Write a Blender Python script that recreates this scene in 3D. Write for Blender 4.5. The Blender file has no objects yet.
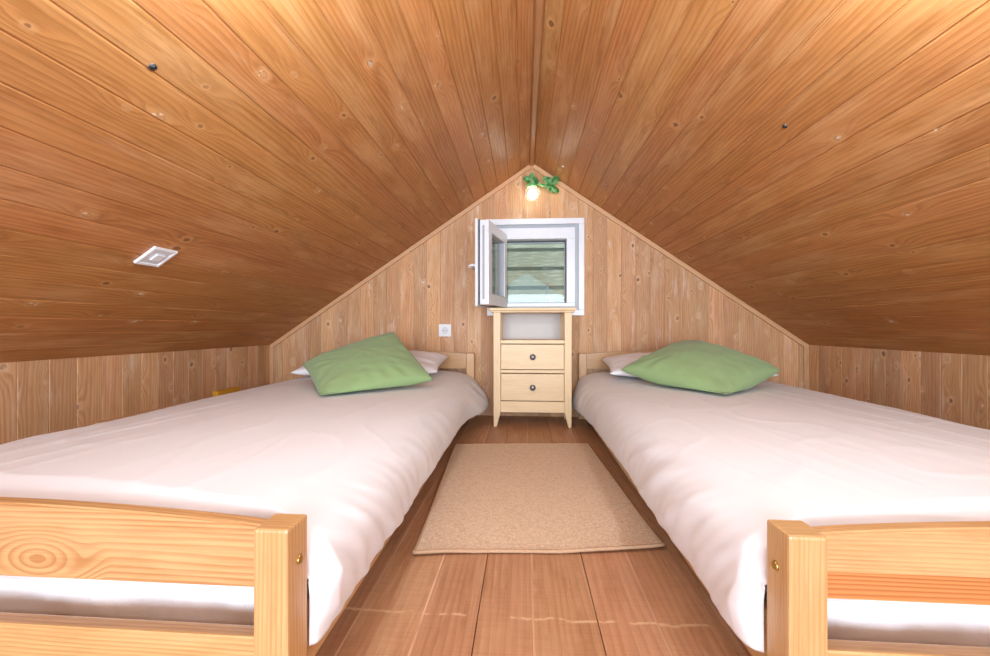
import bpy, bmesh, math, random
from mathutils import Vector, Matrix, noise
random.seed(7)
S = bpy.context.scene
C = S.collection
PI = math.pi

# ------------------------------------------------------------------ camera, world, lights, exposure
cam_d = bpy.data.cameras.new('camera'); cam = bpy.data.objects.new('camera', cam_d); C.objects.link(cam)
cam_d.sensor_width = 36.0; cam_d.lens = 413.0 / 990.0 * 36.0; cam_d.clip_start = 0.02
cam.location = (0, 0, 0.56); cam.rotation_euler = (PI / 2, 0, math.atan(29 / 413.0))
S.camera = cam
W = bpy.data.worlds.new('world'); S.world = W; W.use_nodes = True
W.node_tree.nodes['Background'].inputs[0].default_value = (0.72, 0.87, 1.0, 1)
W.node_tree.nodes['Background'].inputs[1].default_value = 2.0

def area_light(name, loc, rot, sx, sy, power, col):
    d = bpy.data.lights.new(name, 'AREA'); d.shape = 'RECTANGLE'; d.size = sx; d.size_y = sy
    d.energy = power; d.color = col
    o = bpy.data.objects.new(name, d); C.objects.link(o); o.location = loc; o.rotation_euler = rot
    return o
# added soft fill light across the attic's open rear end, behind the camera
area_light('rear_fill_light', (0.05, -2.25, 0.68), (math.radians(90), 0, 0), 2.6, 1.0, 44, (0.73, 0.87, 1.0))
# two added fill lights without fittings, out of frame above the foot of the beds
def sphere_light(name, loc, r, power, col):
    d = bpy.data.lights.new(name, 'POINT'); d.shadow_soft_size = r; d.energy = power; d.color = col
    o = bpy.data.objects.new(name, d); C.objects.link(o); o.location = loc
    return o
sphere_light('added_fill_light', (-0.30, 0.58, 1.07), 0.05, 6.0, (0.73, 0.89, 1.0))
sphere_light('added_fill_light', (0.55, 0.58, 1.07), 0.05, 5.6, (0.73, 0.89, 1.0))
# two weaker fill lights, added behind the camera to brighten the bed fronts
sphere_light('added_fill_light', (-0.66, -0.6, 0.95), 0.07, 3.2, (0.73, 0.88, 1.0))
sphere_light('added_fill_light', (0.76, -0.6, 0.95), 0.07, 3.2, (0.73, 0.88, 1.0))
S.view_settings.view_transform = 'Standard'; S.view_settings.look = 'None'
S.view_settings.exposure = 1.33; S.view_settings.gamma = 1.0
S.view_settings.use_curve_mapping = False

# ------------------------------------------------------------------ geometry of the room (metres)
XL, XR, XA = -1.68, 1.718, 0.05        # knee walls, ridge
ZL, ZR, ZA = 0.447, 0.457, 1.607
YB, YF = 2.63, -2.4
def roof(x):
    return ZL + (ZA - ZL) * (x - XL) / (XA - XL) if x < XA else ZA + (ZR - ZA) * (x - XA) / (XR - XA)

# ------------------------------------------------------------------ node helper
class NT:
    def __init__(s, name):
        s.m = bpy.data.materials.new(name); s.m.use_nodes = True
        s.t = s.m.node_tree; s.n = s.t.nodes; s.n.clear()
        s.out = s.n.new('ShaderNodeOutputMaterial')
    def new(s, ty): return s.n.new(ty)
    def link(s, a, b): s.t.links.new(a, b)
    def put(s, sock, v):
        if isinstance(v, bpy.types.NodeSocket): s.link(v, sock)
        else: sock.default_value = v
    def math(s, op, a, b=0.0, c=0.0, clamp=False):
        n = s.new('ShaderNodeMath'); n.operation = op; n.use_clamp = clamp
        s.put(n.inputs[0], a); s.put(n.inputs[1], b); s.put(n.inputs[2], c); return n.outputs[0]
    def xyz(s, v):
        n = s.new('ShaderNodeSeparateXYZ'); s.link(v, n.inputs[0]); return n.outputs
    def comb(s, x, y, z=0.0):
        n = s.new('ShaderNodeCombineXYZ')
        for i, v in enumerate((x, y, z)): s.put(n.inputs[i], v)
        return n.outputs[0]
    def vmath(s, op, a, b=(0, 0, 0)):
        n = s.new('ShaderNodeVectorMath'); n.operation = op; s.put(n.inputs[0], a); s.put(n.inputs[1], b); return n.outputs[0]
    def noise(s, vec, scale=1.0, detail=2.0, rough=0.5, dist=0.0):
        n = s.new('ShaderNodeTexNoise'); s.link(vec, n.inputs['Vector'])
        n.inputs['Scale'].default_value = scale; n.inputs['Detail'].default_value = detail
        n.inputs['Roughness'].default_value = rough; n.inputs['Distortion'].default_value = dist
        return n.outputs['Fac']
    def smooth(s, v, a, b, lo=0.0, hi=1.0):
        n = s.new('ShaderNodeMapRange'); n.interpolation_type = 'SMOOTHSTEP'; s.put(n.inputs[0], v)
        for i, q in zip((1, 2, 3, 4), (a, b, lo, hi)): s.put(n.inputs[i], q)
        return n.outputs[0]
    def mix(s, f, a, b, mode='MIX'):
        n = s.new('ShaderNodeMix'); n.data_type = 'RGBA'; n.blend_type = mode
        s.put(n.inputs[0], f)
        for k, v in ((6, a), (7, b)):
            if isinstance(v, tuple): v = tuple(v) + ((1,) if len(v) == 3 else ())
            s.put(n.inputs[k], v)
        return n.outputs[2]
    def bsdf(s, col, rough=0.5, spec=0.5, bump=None, bstr=0.3, bdist=0.002, **kw):
        b = s.new('ShaderNodeBsdfPrincipled')
        if isinstance(col, tuple): col = tuple(col) + (1,)
        s.put(b.inputs['Base Color'], col); s.put(b.inputs['Roughness'], rough)
        b.inputs['Specular IOR Level'].default_value = spec
        for k, v in kw.items(): s.put(b.inputs[k.replace('_', ' ')], v)
        if bump is not None:
            n = s.new('ShaderNodeBump'); n.inputs['Strength'].default_value = bstr
            n.inputs['Distance'].default_value = bdist; s.link(bump, n.inputs['Height'])
            s.link(n.outputs[0], b.inputs['Normal'])
        s.link(b.outputs[0], s.out.inputs[0]); return s.m

def srgb(r, g, b):
    f = lambda c: (c / 255 / 12.92) if c / 255 <= 0.04045 else ((c / 255 + 0.055) / 1.055) ** 2.4
    return (f(r), f(g), f(b))

def wood(name, base, dark, light, knotcol, knots=0.5, ku=3.0, kv=9.0, kr=0.011, ring=90.0, ringamt=0.5,
         rough=0.45, spec=0.4, tintamt=0.35, custom=(), band=None, wear=None, pale=None, mottle=0.4, coat=0.0, warp=1.0):
    t = NT(name)
    uv = t.new('ShaderNodeUVMap'); uv.uv_map = 'UVMap'
    at = t.new('ShaderNodeAttribute'); at.attribute_name = 'tint'
    tint = at.outputs['Fac']
    ux, vx, _ = t.xyz(uv.outputs[0])
    u = t.math('ADD', ux, t.math('MULTIPLY', tint, 31.7)); v = t.math('ADD', vx, t.math('MULTIPLY', tint, 7.3))
    # knots
    vor = t.new('ShaderNodeTexVoronoi'); vor.voronoi_dimensions = '2D'; vor.inputs['Scale'].default_value = 1.0
    P = t.comb(t.math('MULTIPLY', u, ku), t.math('MULTIPLY', v, kv))
    t.link(P, vor.inputs['Vector'])
    d = t.vmath('DIVIDE', t.vmath('SUBTRACT', P, vor.outputs['Position']), (ku, kv, 1))
    dx, dy, _ = t.xyz(d)
    cr, cg, cb = t.xyz(vor.outputs['Color'])
    wob = t.noise(t.comb(t.math('MULTIPLY', u, 60), t.math('MULTIPLY', v, 60)), 1.0, 2)
    def length(dx, dy, e):
        dx = t.math('MULTIPLY', dx, e)
        return t.math('SQRT', t.math('ADD', t.math('MULTIPLY', dx, dx), t.math('MULTIPLY', dy, dy)))
    present = t.math('LESS_THAN', cr, knots)
    L = t.math('ADD', length(dx, dy, 0.75), t.math('MULTIPLY', t.math('SUBTRACT', wob, 0.5), 0.011))
    size = t.math('MULTIPLY_ADD', cg, kr, kr * 0.35)
    q = t.math('DIVIDE', L, size)
    kmask = t.math('MULTIPLY', present, t.smooth(q, 1.0, 0.6))
    khalo = t.math('MULTIPLY', present, t.smooth(q, 2.6, 0.9))
    bl = length(dx, dy, 0.38)
    bl = t.math('DIVIDE', bl, 0.022)
    bulge = t.math('MULTIPLY', present, t.math('EXPONENT', t.math('MULTIPLY', t.math('MULTIPLY', bl, bl), -1.0)))
    # grain field
    n1 = t.noise(t.comb(t.math('MULTIPLY', u, 0.9), t.math('MULTIPLY', v, 8.0), tint), 1.0, 2)
    F = t.math('ADD', v, t.math('MULTIPLY', n1, 0.07 * warp))
    F = t.math('ADD', F, t.math('MULTIPLY', bulge, 0.030))
    cm = None
    for (cu, cv, rr, el) in custom:      # named knots of this board, in board metres
        a = t.math('SUBTRACT', ux, cu); b = t.math('SUBTRACT', vx, cv)
        l2 = t.math('DIVIDE', length(a, b, el), rr)
        g = t.smooth(l2, 1.7, 0.7); wl = t.math('ADD', t.math('MULTIPLY', l2, rr * 1.15), t.math('MULTIPLY', n1, 0.01))
        F = t.math('ADD', t.math('MULTIPLY', F, t.math('SUBTRACT', 1.0, g)), t.math('MULTIPLY', t.math('ADD', wl, cv), g))
        k = t.smooth(length(a, b, 0.7), rr * 0.22, rr * 0.08)
        cm = k if cm is None else t.math('MAXIMUM', cm, k)
    s1 = t.math('FRACT', t.math('MULTIPLY', F, ring))
    line = t.math('MULTIPLY', t.smooth(s1, 0.25, 0.85), t.smooth(s1, 1.0, 0.88))
    amp = t.noise(t.comb(t.math('MULTIPLY', u, 1.3), t.math('MULTIPLY', v, 22)), 1.0, 2)
    line = t.math('MULTIPLY', line, t.math('MULTIPLY', amp, 1.6, clamp=True))
    fib = t.noise(t.comb(t.math('MULTIPLY', u, 7), t.math('MULTIPLY', v, 420)), 1.0, 3, 0.6)
    blo = t.noise(t.comb(t.math('MULTIPLY', u, 2.2), t.math('MULTIPLY', v, 9), t.math('MULTIPLY', tint, 9)), 1.0, 3, 0.6)
    col = t.mix(t.math('MULTIPLY', line, ringamt), base, dark)
    col = t.mix(t.smooth(blo, 0.45, 0.75, 0, 0.6), col, light)
    blo2 = t.noise(t.comb(t.math('MULTIPLY', u, 5), t.math('MULTIPLY', v, 30), t.math('MULTIPLY', tint, 5)), 1.0, 4, 0.7)
    col = t.mix(t.smooth(blo2, 0.45, 0.75, 0, mottle), col, dark)
    col = t.mix(t.smooth(fib, 0.35, 0.75, 0, 0.40), col, dark)
    r2 = t.math('FRACT', t.math('MULTIPLY', tint, 17.37))
    val = t.math('MULTIPLY_ADD', t.math('SUBTRACT', tint, 0.5), tintamt, 1.0)
    hs = t.new('ShaderNodeHueSaturation')
    t.put(hs.inputs['Hue'], t.math('MULTIPLY_ADD', t.math('SUBTRACT', r2, 0.5), 0.007, 0.5))
    hs.inputs['Saturation'].default_value = 1.0; t.put(hs.inputs['Value'], val); t.link(col, hs.inputs['Color'])
    col = hs.outputs[0]
    if band:                              # a redder strip glued into the lower part of a board
        lo, bcol, bdark = band
        m = t.math('LESS_THAN', vx, lo)
        bc = t.mix(t.math('MULTIPLY', line, 0.8), bcol, bdark)
        col = t.mix(m, col, bc)
    if pale:                              # bleached, whitish streaks in the boards
        pn = t.noise(t.comb(t.math('MULTIPLY', u, 2.5), t.math('MULTIPLY', v, 26), t.math('MULTIPLY', tint, 40)), 1.0, 4, 0.7)
        col = t.mix(t.smooth(pn, 0.56, 0.78, 0, pale[0]), col, pale[1])
    col = t.mix(t.math('MULTIPLY', khalo, 0.35), col, light)
    ringk = t.math('MULTIPLY', t.smooth(q, 0.55, 0.8), kmask)
    kc = t.mix(t.smooth(cb, 0.3, 0.7), knotcol, t.mix(0.5, light, dark))
    col = t.mix(t.math('MULTIPLY', kmask, 0.7), col, kc)
    fleck = t.math('MULTIPLY', t.math('MULTIPLY', present, t.smooth(L, t.math('MULTIPLY', size, 1.25), t.math('MULTIPLY', size, 0.9))), t.smooth(wob, 0.54, 0.62))
    col = t.mix(t.math('MULTIPLY', fleck, t.smooth(cb, 0.35, 0.6)), col, srgb(232, 208, 184) + (1,))
    col = t.mix(t.math('MULTIPLY', ringk, 0.5), col, knotcol)
    if cm is not None: col = t.mix(t.math('MULTIPLY', cm, 0.5), col, knotcol)
    ro = rough
    if wear: col, ro = wear(t, col, ux, vx, u, v, tint, blo)
    h = t.math('ADD', t.math('MULTIPLY', line, -0.5), t.math('MULTIPLY', fib, 0.6))
    return t.bsdf(col, ro, spec, bump=h, bstr=0.25, bdist=0.0012, **({'Coat_Weight': coat, 'Coat_Roughness': 0.25} if coat else {}))

def floor_wear(t, col, ux, vx, u, v, tint, blo):
    lightc = srgb(214, 176, 138) + (1,)
    wob = t.noise(t.comb(t.math('MULTIPLY', u, 5), t.math('MULTIPLY', vx, 18)), 1.0, 3)
    brk = t.noise(t.comb(t.math('MULTIPLY', ux, 9), t.math('MULTIPLY', vx, 11), 3.0), 1.0, 3, 0.7)
    gate = t.smooth(brk, 0.44, 0.52)
    tot = None
    for yy, k in ((0.80, 1.0), (1.92, 0.9), (2.35, 0.8), (0.3, 1.0)):
        dd = t.math('ABSOLUTE', t.math('SUBTRACT', ux, t.math('MULTIPLY_ADD', t.math('SUBTRACT', wob, 0.5), 0.03, yy)))
        w = t.math('MULTIPLY_ADD', brk, 0.006, 0.0005)
        m = t.math('MULTIPLY', t.smooth(t.math('DIVIDE', dd, w), 1.1, 0.6), gate)
        tot = m if tot is None else t.math('MAXIMUM', tot, m)
    sc = t.noise(t.comb(t.math('MULTIPLY', ux, 3.0), t.math('MULTIPLY', vx, 70), 8.0), 1.0, 5, 0.75)
    spots = t.smooth(sc, 0.55, 0.66, 0, 0.65)
    sg = t.smooth(t.noise(t.comb(t.math('MULTIPLY', ux, 2.0), t.math('MULTIPLY', vx, 6), 2.0), 1.0, 3), 0.48, 0.62)
    tot = t.math('MAXIMUM', tot, t.math('MULTIPLY', spots, sg))
    saw = t.noise(t.comb(t.math('MULTIPLY', ux, 190), t.math('MULTIPLY', vx, 12), 1.0), 1.0, 2)
    col = t.mix(t.smooth(saw, 0.4, 0.8, 0, 0.15), col, srgb(120, 66, 38) + (1,))
    col = t.mix(t.math('MULTIPLY', tot, 0.8), col, lightc)
    return col, 0.42

M = {}
M['ceiling'] = wood('stained_ceiling_pine', srgb(193, 132, 77), srgb(144, 86, 40), srgb(218, 168, 116), srgb(96, 52, 26),
                    knots=0.55, ku=3.2, kv=9, kr=0.009, ring=70, ringamt=0.55, mottle=0.6, rough=0.42, spec=0.35, tintamt=0.13, pale=(0.25, srgb(214, 176, 140)))
M['wall'] = wood('wall_pine', srgb(216, 168, 124), srgb(164, 108, 68), srgb(236, 200, 164), srgb(96, 56, 34),
                 knots=0.75, ku=5.5, kv=10, kr=0.0085, ring=80, ringamt=0.5, rough=0.55, spec=0.3, tintamt=0.30, pale=(0.7, srgb(228, 210, 196)))
M['seam'] = wood('floor_seam', srgb(212, 170, 134), srgb(150, 100, 70), srgb(228, 196, 164), srgb(110, 62, 38), knots=0.0, mottle=0.8)
M['tongue'] = wood('unstained_pine', srgb(228, 194, 158), srgb(206, 166, 126), srgb(238, 212, 184), srgb(150, 100, 60), knots=0.0, tintamt=0.1)
M['trim'] = wood('trim_pine', srgb(212, 166, 124), srgb(180, 130, 88), srgb(226, 184, 146), srgb(120, 70, 40),
                 knots=0.1, ring=120, ringamt=0.3, rough=0.5, tintamt=0.15)
M['ridge'] = wood('dark_trim_pine', srgb(172, 122, 76), srgb(136, 88, 48), srgb(190, 138, 92), srgb(90, 50, 26),
                  knots=0.1, ring=120, ringamt=0.3, rough=0.45, tintamt=0.15)
M['floor'] = wood('floor_boards', srgb(190, 142, 106), srgb(156, 104, 70), srgb(206, 162, 124), srgb(110, 62, 38),
                  mottle=0.7, knots=0.12, ku=2, kv=6, kr=0.012, ring=60, ringamt=0.45, rough=0.42, tintamt=0.22, wear=floor_wear)
BED = dict(base=srgb(208, 166, 114), dark=srgb(168, 116, 64), light=srgb(218, 180, 130), knotcol=srgb(160, 98, 50))
M['bed'] = wood('varnished_pine', BED['base'], BED['dark'], BED['light'], BED['knotcol'], knots=0.05, ku=2, kv=7, kr=0.01,
                ring=150, ringamt=0.5, rough=0.35, spec=0.5, tintamt=0.10, coat=0.25, warp=0.6)
M['bed_left_panel'] = wood('varnished_pine_with_oval_knot', BED['base'], BED['dark'], BED['light'], BED['knotcol'], knots=0.0,
                ring=105, ringamt=0.85, rough=0.35, spec=0.5, tintamt=0.0, coat=0.25, custom=((-0.69, 0.245, 0.034, 0.50),), warp=0.8)
M['bed_right_panel'] = wood('varnished_pine_with_red_strip', BED['base'], BED['dark'], BED['light'], BED['knotcol'], knots=0.0,
                ring=170, ringamt=0.45, rough=0.35, spec=0.5, tintamt=0.0, coat=0.25, band=(0.254, srgb(198, 130, 76), srgb(154, 86, 42)), warp=0.7)
M['cabinet'] = wood('pale_pine', srgb(238, 212, 172), srgb(218, 180, 130), srgb(244, 222, 186), srgb(176, 116, 66), knots=0.05, ku=2, kv=5, kr=0.007,
                ring=110, ringamt=0.45, rough=0.4, spec=0.4, tintamt=0.06)
M['yellow_wood'] = wood('yellow_pine', srgb(214, 160, 44), srgb(190, 130, 30), srgb(226, 176, 70), srgb(150, 90, 30), knots=0.0, tintamt=0.0)

def fabric(name, col, col2=None, weave=900.0, wr=0.35, crease=8.0, rough=0.85):
    t = NT(name); tc = t.new('ShaderNodeTexCoord'); o = tc.outputs['Object']
    n = t.noise(o, crease, 4, 0.55, 1.2); n2 = t.noise(o, weave, 1)
    big = t.noise(o, 1.4, 2)
    h = t.math('ADD', t.math('MULTIPLY', n, 1.0), t.math('MULTIPLY', n2, 0.05))
    c = t.mix(t.math('MULTIPLY', n2, 0.6), col, col2 or col)
    return t.bsdf(c, rough, 0.2, bump=h, bstr=wr, bdist=0.02, Sheen_Weight=0.15)
M['sheet'] = fabric('white_sheet_cloth', srgb(232, 231, 235), srgb(226, 224, 228), wr=0.03, crease=6)
M['mattress'] = fabric('white_crumpled_cloth', srgb(238, 236, 240), wr=0.22, crease=7)
M['pillow'] = fabric('white_pillow_cloth', srgb(240, 238, 242), wr=0.25, crease=9)
M['cushion'] = fabric('green_cushion_cloth', srgb(148, 176, 124), srgb(134, 164, 110), wr=0.14, crease=9, weave=700)

def plain(name, col, rough=0.4, metal=0.0, spec=0.5):
    t = NT(name); tc = t.new('ShaderNodeTexCoord')
    n = t.noise(tc.outputs['Object'], 30, 3)
    c2 = tuple(x * 0.93 for x in col)
    return t.bsdf(t.mix(n, col, c2), rough, spec, Metallic=metal)
M['pvc'] = plain('white_window_plastic', srgb(238, 241, 247), 0.3)
M['gasket'] = plain('dark_gasket_rubber', srgb(60, 62, 66), 0.6)
M['grey_pvc'] = plain('grey_window_plastic', srgb(176, 182, 190), 0.4)
M['plastic'] = plain('white_plastic', srgb(236, 236, 240), 0.35)
M['grey_plastic'] = plain('pale_grey_plastic', srgb(222, 223, 230), 0.4)
M['black'] = plain('black_plastic', srgb(26, 24, 26), 0.35)
M['chrome'] = plain('brushed_steel', srgb(150, 150, 154), 0.3, 0.9)
M['brass'] = plain('brass_metal', srgb(206, 176, 110), 0.3, 0.9)
M['pewter'] = plain('dark_pewter', srgb(120, 118, 120), 0.35, 0.85)
M['panel'] = plain('pale_grey_panel', srgb(214, 206, 202), 0.5)
M['green'] = None
t = NT('green_painted_leaf'); tc = t.new('ShaderNodeTexCoord'); n = t.noise(tc.outputs['Object'], 40, 3, 0.6)
M['green'] = t.bsdf(t.mix(t.smooth(n, 0.4, 0.62), srgb(70, 160, 80), srgb(170, 220, 160)), 0.4, 0.5)
t = NT('shutter_boards'); tc = t.new('ShaderNodeTexCoord'); x, y, z = t.xyz(tc.outputs['Object'])
n = t.noise(t.comb(t.math('MULTIPLY', x, 12), t.math('MULTIPLY', z, 90), y), 1.0, 4, 0.7)
M['shutter'] = t.bsdf(t.mix(t.smooth(n, 0.45, 0.75), srgb(164, 172, 154), srgb(210, 214, 202)), 0.6, 0.3)
t = NT('woven_rug'); uvn = t.new('ShaderNodeTexCoord'); o = uvn.outputs['Object']
ox, oy, oz = t.xyz(o)
n = t.noise(o, 260, 2, 0.7); n2 = t.noise(o, 90, 2, 0.6)
c = t.mix(t.smooth(n, 0.35, 0.68), srgb(214, 184, 154), srgb(240, 216, 190)); c = t.mix(t.smooth(n2, 0.4, 0.7, 0, 0.35), c, srgb(186, 152, 124))
M['rug'] = t.bsdf(c, 0.95, 0.1, bump=n, bstr=0.8, bdist=0.003)
t = NT('rug_binding'); tc = t.new('ShaderNodeTexCoord'); n = t.noise(tc.outputs['Object'], 200, 2)
M['rug_edge'] = t.bsdf(t.mix(n, srgb(196, 162, 132), srgb(170, 136, 108)), 0.95, 0.1)
# glass panes: transparent with a fresnel reflection
def glass(name, tint, refl=0.5, rough=0.02, milk=0.0):
    t = NT(name); a = t.new('ShaderNodeBsdfTransparent'); a.inputs[0].default_value = tint + (1,)
    g = t.new('ShaderNodeBsdfGlossy'); g.inputs['Roughness'].default_value = rough
    fr = t.new('ShaderNodeLayerWeight'); fr.inputs[0].default_value = 0.5
    f = t.math('MULTIPLY_ADD', t.math('POWER', fr.outputs['Facing'], 3.0), refl, 0.03, clamp=True)
    if milk:
        dfs = t.new('ShaderNodeBsdfTranslucent'); dfs.inputs[0].default_value = (0.95, 0.88, 0.78, 1)
        mm = t.new('ShaderNodeMixShader'); mm.inputs[0].default_value = milk
        t.link(a.outputs[0], mm.inputs[1]); t.link(dfs.outputs[0], mm.inputs[2]); a = mm
    m = t.new('ShaderNodeMixShader'); t.link(f, m.inputs[0]); t.link(a.outputs[0], m.inputs[1]); t.link(g.outputs[0], m.inputs[2])
    t.link(m.outputs[0], t.out.inputs[0]); return t.m
M['glass'] = glass('window_glass', (0.90, 0.93, 0.90), 0.6)
M['globe'] = glass('clear_globe_glass', (0.97, 0.96, 0.93), 0.8, milk=0.10)
t = NT('lit_bulb'); e = t.new('ShaderNodeEmission'); e.inputs[0].default_value = (1.0, 0.93, 0.82, 1); e.inputs[1].default_value = 7
t.link(e.outputs[0], t.out.inputs[0]); M['bulb'] = t.m

# ------------------------------------------------------------------ mesh helpers
def link(name, me, mats, parent=None, smooth=False):
    o = bpy.data.objects.new(name, me)
    for m in (mats if isinstance(mats, (list, tuple)) else [mats]): me.materials.append(m)
    if smooth:
        for p in me.polygons: p.use_smooth = True
    C.objects.link(o)
    if parent is not None:
        o.parent = parent; o.matrix_parent_inverse = Matrix.Translation(-parent.location)
    return o
def tag(o, label, cat, group=None, kind=None):
    o['label'] = label; o['category'] = cat
    if group: o['group'] = group
    if kind: o['kind'] = kind
    return o
def struct(o): o['kind'] = 'structure'; return o
def thing(name, loc, label, cat, group=None):
    o = bpy.data.objects.new(name, None); o.empty_display_size = 0.05; C.objects.link(o); o.location = loc
    return tag(o, label, cat, group)

class MB:
    def __init__(s):
        s.bm = bmesh.new(); s.uv = s.bm.loops.layers.uv.new('UVMap'); s.col = s.bm.loops.layers.float_color.new('tint')
    def add(s, tb, axis=0, tint=None, mat=None, uvoff=(0, 0), mi=0):
        for f in tb.faces: f.material_index = mi
        uv = tb.loops.layers.uv.verify() if False else (tb.loops.layers.uv.get('UVMap') or tb.loops.layers.uv.new('UVMap'))
        cl = tb.loops.layers.float_color.get('tint') or tb.loops.layers.float_color.new('tint')
        if tint is None: tint = random.random()
        others = [i for i in range(3) if i != axis]
        for f in tb.faces:
            n = f.normal; k = max(range(3), key=lambda i: abs(n[i]))
            if k == axis: a, b = others
            else: a = axis; b = [i for i in others if i != k][0]
            for l in f.loops:
                co = l.vert.co
                l[uv].uv = (co[a] + uvoff[0], co[b] + uvoff[1] + (0.013 * k))
                l[cl] = (tint, tint, tint, 1)
        if mat is not None: tb.transform(mat)
        me = bpy.data.meshes.new('tmp'); tb.to_mesh(me); tb.free()
        s.bm.from_mesh(me); bpy.data.meshes.remove(me); return s
    def box(s, lo, hi, axis=0, bevel=0.002, tint=None, mat=None, seg=1, uvoff=(0, 0), mi=0):
        tb = bmesh.new(); bmesh.ops.create_cube(tb, size=1.0)
        for v in tb.verts: v.co = Vector([lo[i] + (v.co[i] + 0.5) * (hi[i] - lo[i]) for i in range(3)])
        if bevel: bmesh.ops.bevel(tb, geom=tb.edges[:], offset=bevel, segments=seg, affect='EDGES', profile=0.6)
        tb.normal_update()
        return s.add(tb, axis, tint, mat, uvoff, mi)
    def prism(s, poly, y0, y1, axis=2, bevel=0.002, tint=None, mat=None, plane='xz', uvoff=(0, 0)):
        tb = bmesh.new()
        P = (lambda a, b, c: (a, c, b)) if plane == 'xz' else ((lambda a, b, c: (c, a, b)) if plane == 'yz' else (lambda a, b, c: (a, b, c)))
        f0 = [tb.verts.new(P(a, b, y0)) for a, b in poly]; f1 = [tb.verts.new(P(a, b, y1)) for a, b in poly]
        tb.faces.new(f0); tb.faces.new(f1[::-1]); n = len(poly)
        for i in range(n): tb.faces.new((f0[i], f1[i], f1[(i + 1) % n], f0[(i + 1) % n]))
        bmesh.ops.recalc_face_normals(tb, faces=tb.faces[:])
        if bevel: bmesh.ops.bevel(tb, geom=tb.edges[:], offset=bevel, segments=1, affect='EDGES')
        tb.normal_update()
        return s.add(tb, axis, tint, mat, uvoff)
    def lathe(s, prof, origin=(0, 0, 0), axis='z', seg=24, mat=None):
        tb = bmesh.new(); rings = []
        for r, h in prof:
            rings.append([tb.verts.new((r * math.cos(2 * PI * i / seg), r * math.sin(2 * PI * i / seg), h)) for i in range(seg)])
        for a, b in zip(rings, rings[1:]):
            for i in range(seg): tb.faces.new((a[i], a[(i + 1) % seg], b[(i + 1) % seg], b[i]))
        tb.faces.new(rings[0][::-1]); tb.faces.new(rings[-1])
        bmesh.ops.remove_doubles(tb, verts=tb.verts[:], dist=1e-6)
        bmesh.ops.recalc_face_normals(tb, faces=tb.faces[:]); tb.normal_update()
        R = {'z': Matrix.Identity(4), 'y-': Matrix.Rotation(PI / 2, 4, 'X'), 'x': Matrix.Rotation(PI / 2, 4, 'Y'), 'x-': Matrix.Rotation(-PI / 2, 4, 'Y')}[axis]
        m = Matrix.Translation(origin) @ R
        if mat is not None: m = mat @ m
        return s.add(tb, 2, 0.5, m)
    def sphere(s, c, r, seg=24, scale=(1, 1, 1)):
        tb = bmesh.new(); bmesh.ops.create_uvsphere(tb, u_segments=seg, v_segments=seg // 2, radius=r)
        tb.normal_update()
        return s.add(tb, 2, 0.5, Matrix.Translation(c) @ Matrix.Diagonal((*scale, 1)))
    def tube(s, pts, r, seg=10):
        tb = bmesh.new(); rings = []
        pts = [Vector(p) for p in pts]
        for i, p in enumerate(pts):
            d = (pts[min(i + 1, len(pts) - 1)] - pts[max(i - 1, 0)]).normalized()
            a = d.orthogonal().normalized() if not rings else None
            if rings: a = (prev - d * prev.dot(d)).normalized()
            prev = a; b = d.cross(a); rr = r[i] if isinstance(r, (list, tuple)) else r
            rings.append([tb.verts.new(p + (a * math.cos(2 * PI * k / seg) + b * math.sin(2 * PI * k / seg)) * rr) for k in range(seg)])
        for a, b in zip(rings, rings[1:]):
            for i in range(seg): tb.faces.new((a[i], a[(i + 1) % seg], b[(i + 1) % seg], b[i]))
        tb.faces.new(rings[0][::-1]); tb.faces.new(rings[-1])
        bmesh.ops.recalc_face_normals(tb, faces=tb.faces[:]); tb.normal_update()
        return s.add(tb, 2, 0.5)
    def build(s, name, mats, parent=None, smooth=False):
        me = bpy.data.meshes.new(name); s.bm.to_mesh(me); s.bm.free()
        return link(name, me, mats, parent, smooth)

# ------------------------------------------------------------------ the setting
P = 0.088
# floor
mb = MB(); x = XL - 0.03
while x < XR + 0.03:
    w = 0.116 + random.uniform(-0.012, 0.012)
    mb.box((x, YF, -0.03), (x + w - 0.0018, YB + 0.02, 0.0), axis=1, bevel=0.0005)
    if random.random() < 0.7: mb.box((x + w - 0.0030, YF, -0.02), (x + w + 0.0012, YB + 0.02, 0.0003), axis=1, bevel=0, mi=1)
    x += w
mb.box((XL - .03, YF, -0.05), (XR + .1, YB + .02, -0.031), axis=1, bevel=0)
struct(mb.build('floor', [M['floor'], M['seam']]))
# sloping ceilings, boards run along the room
def slope(name, x0, z0, x1, z1):
    a = Vector((x0, 0, z0)); b = Vector((x1, 0, z1)); d = (b - a); L = d.length; d.normalize()
    nrm = Vector((-d.z, 0, d.x))
    if nrm.z < 0: nrm = -nrm
    Mx = Matrix(((d.x, 0, nrm.x, a.x), (0, 1, 0, 0), (d.z, 0, nrm.z, a.z), (0, 0, 0, 1)))
    if Mx.determinant() < 0: pass
    mb = MB(); n = int(round(L / P)); p = L / n
    for i in range(-1, n):
        t = random.random()
        mb.box((i * p, YF, 0), (i * p + p - 0.0035, YB + 0.02, 0.014), axis=1, bevel=0.0018, tint=t, mat=Mx)
        mb.box((i * p + p - 0.005, YF, 0.003), (i * p + p + 0.002, YB + 0.02, 0.014), axis=1, bevel=0, tint=t, mat=Mx)
    mb.box((-p, YF, 0.0145), (L + 0.01, YB + 0.02, 0.03), axis=1, bevel=0, mat=Mx)
    o = mb.build(name, M['ceiling']); struct(o)
    bm = bmesh.new(); bm.from_mesh(o.data); bmesh.ops.recalc_face_normals(bm, faces=bm.faces[:]); bm.to_mesh(o.data); bm.free()
    return Mx, d, nrm
ML, dL, nL = slope('ceiling_left', XL, ZL, XA, ZA)
MR, dR, nR = slope('ceiling_right', XR, ZR, XA, ZA)
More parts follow.
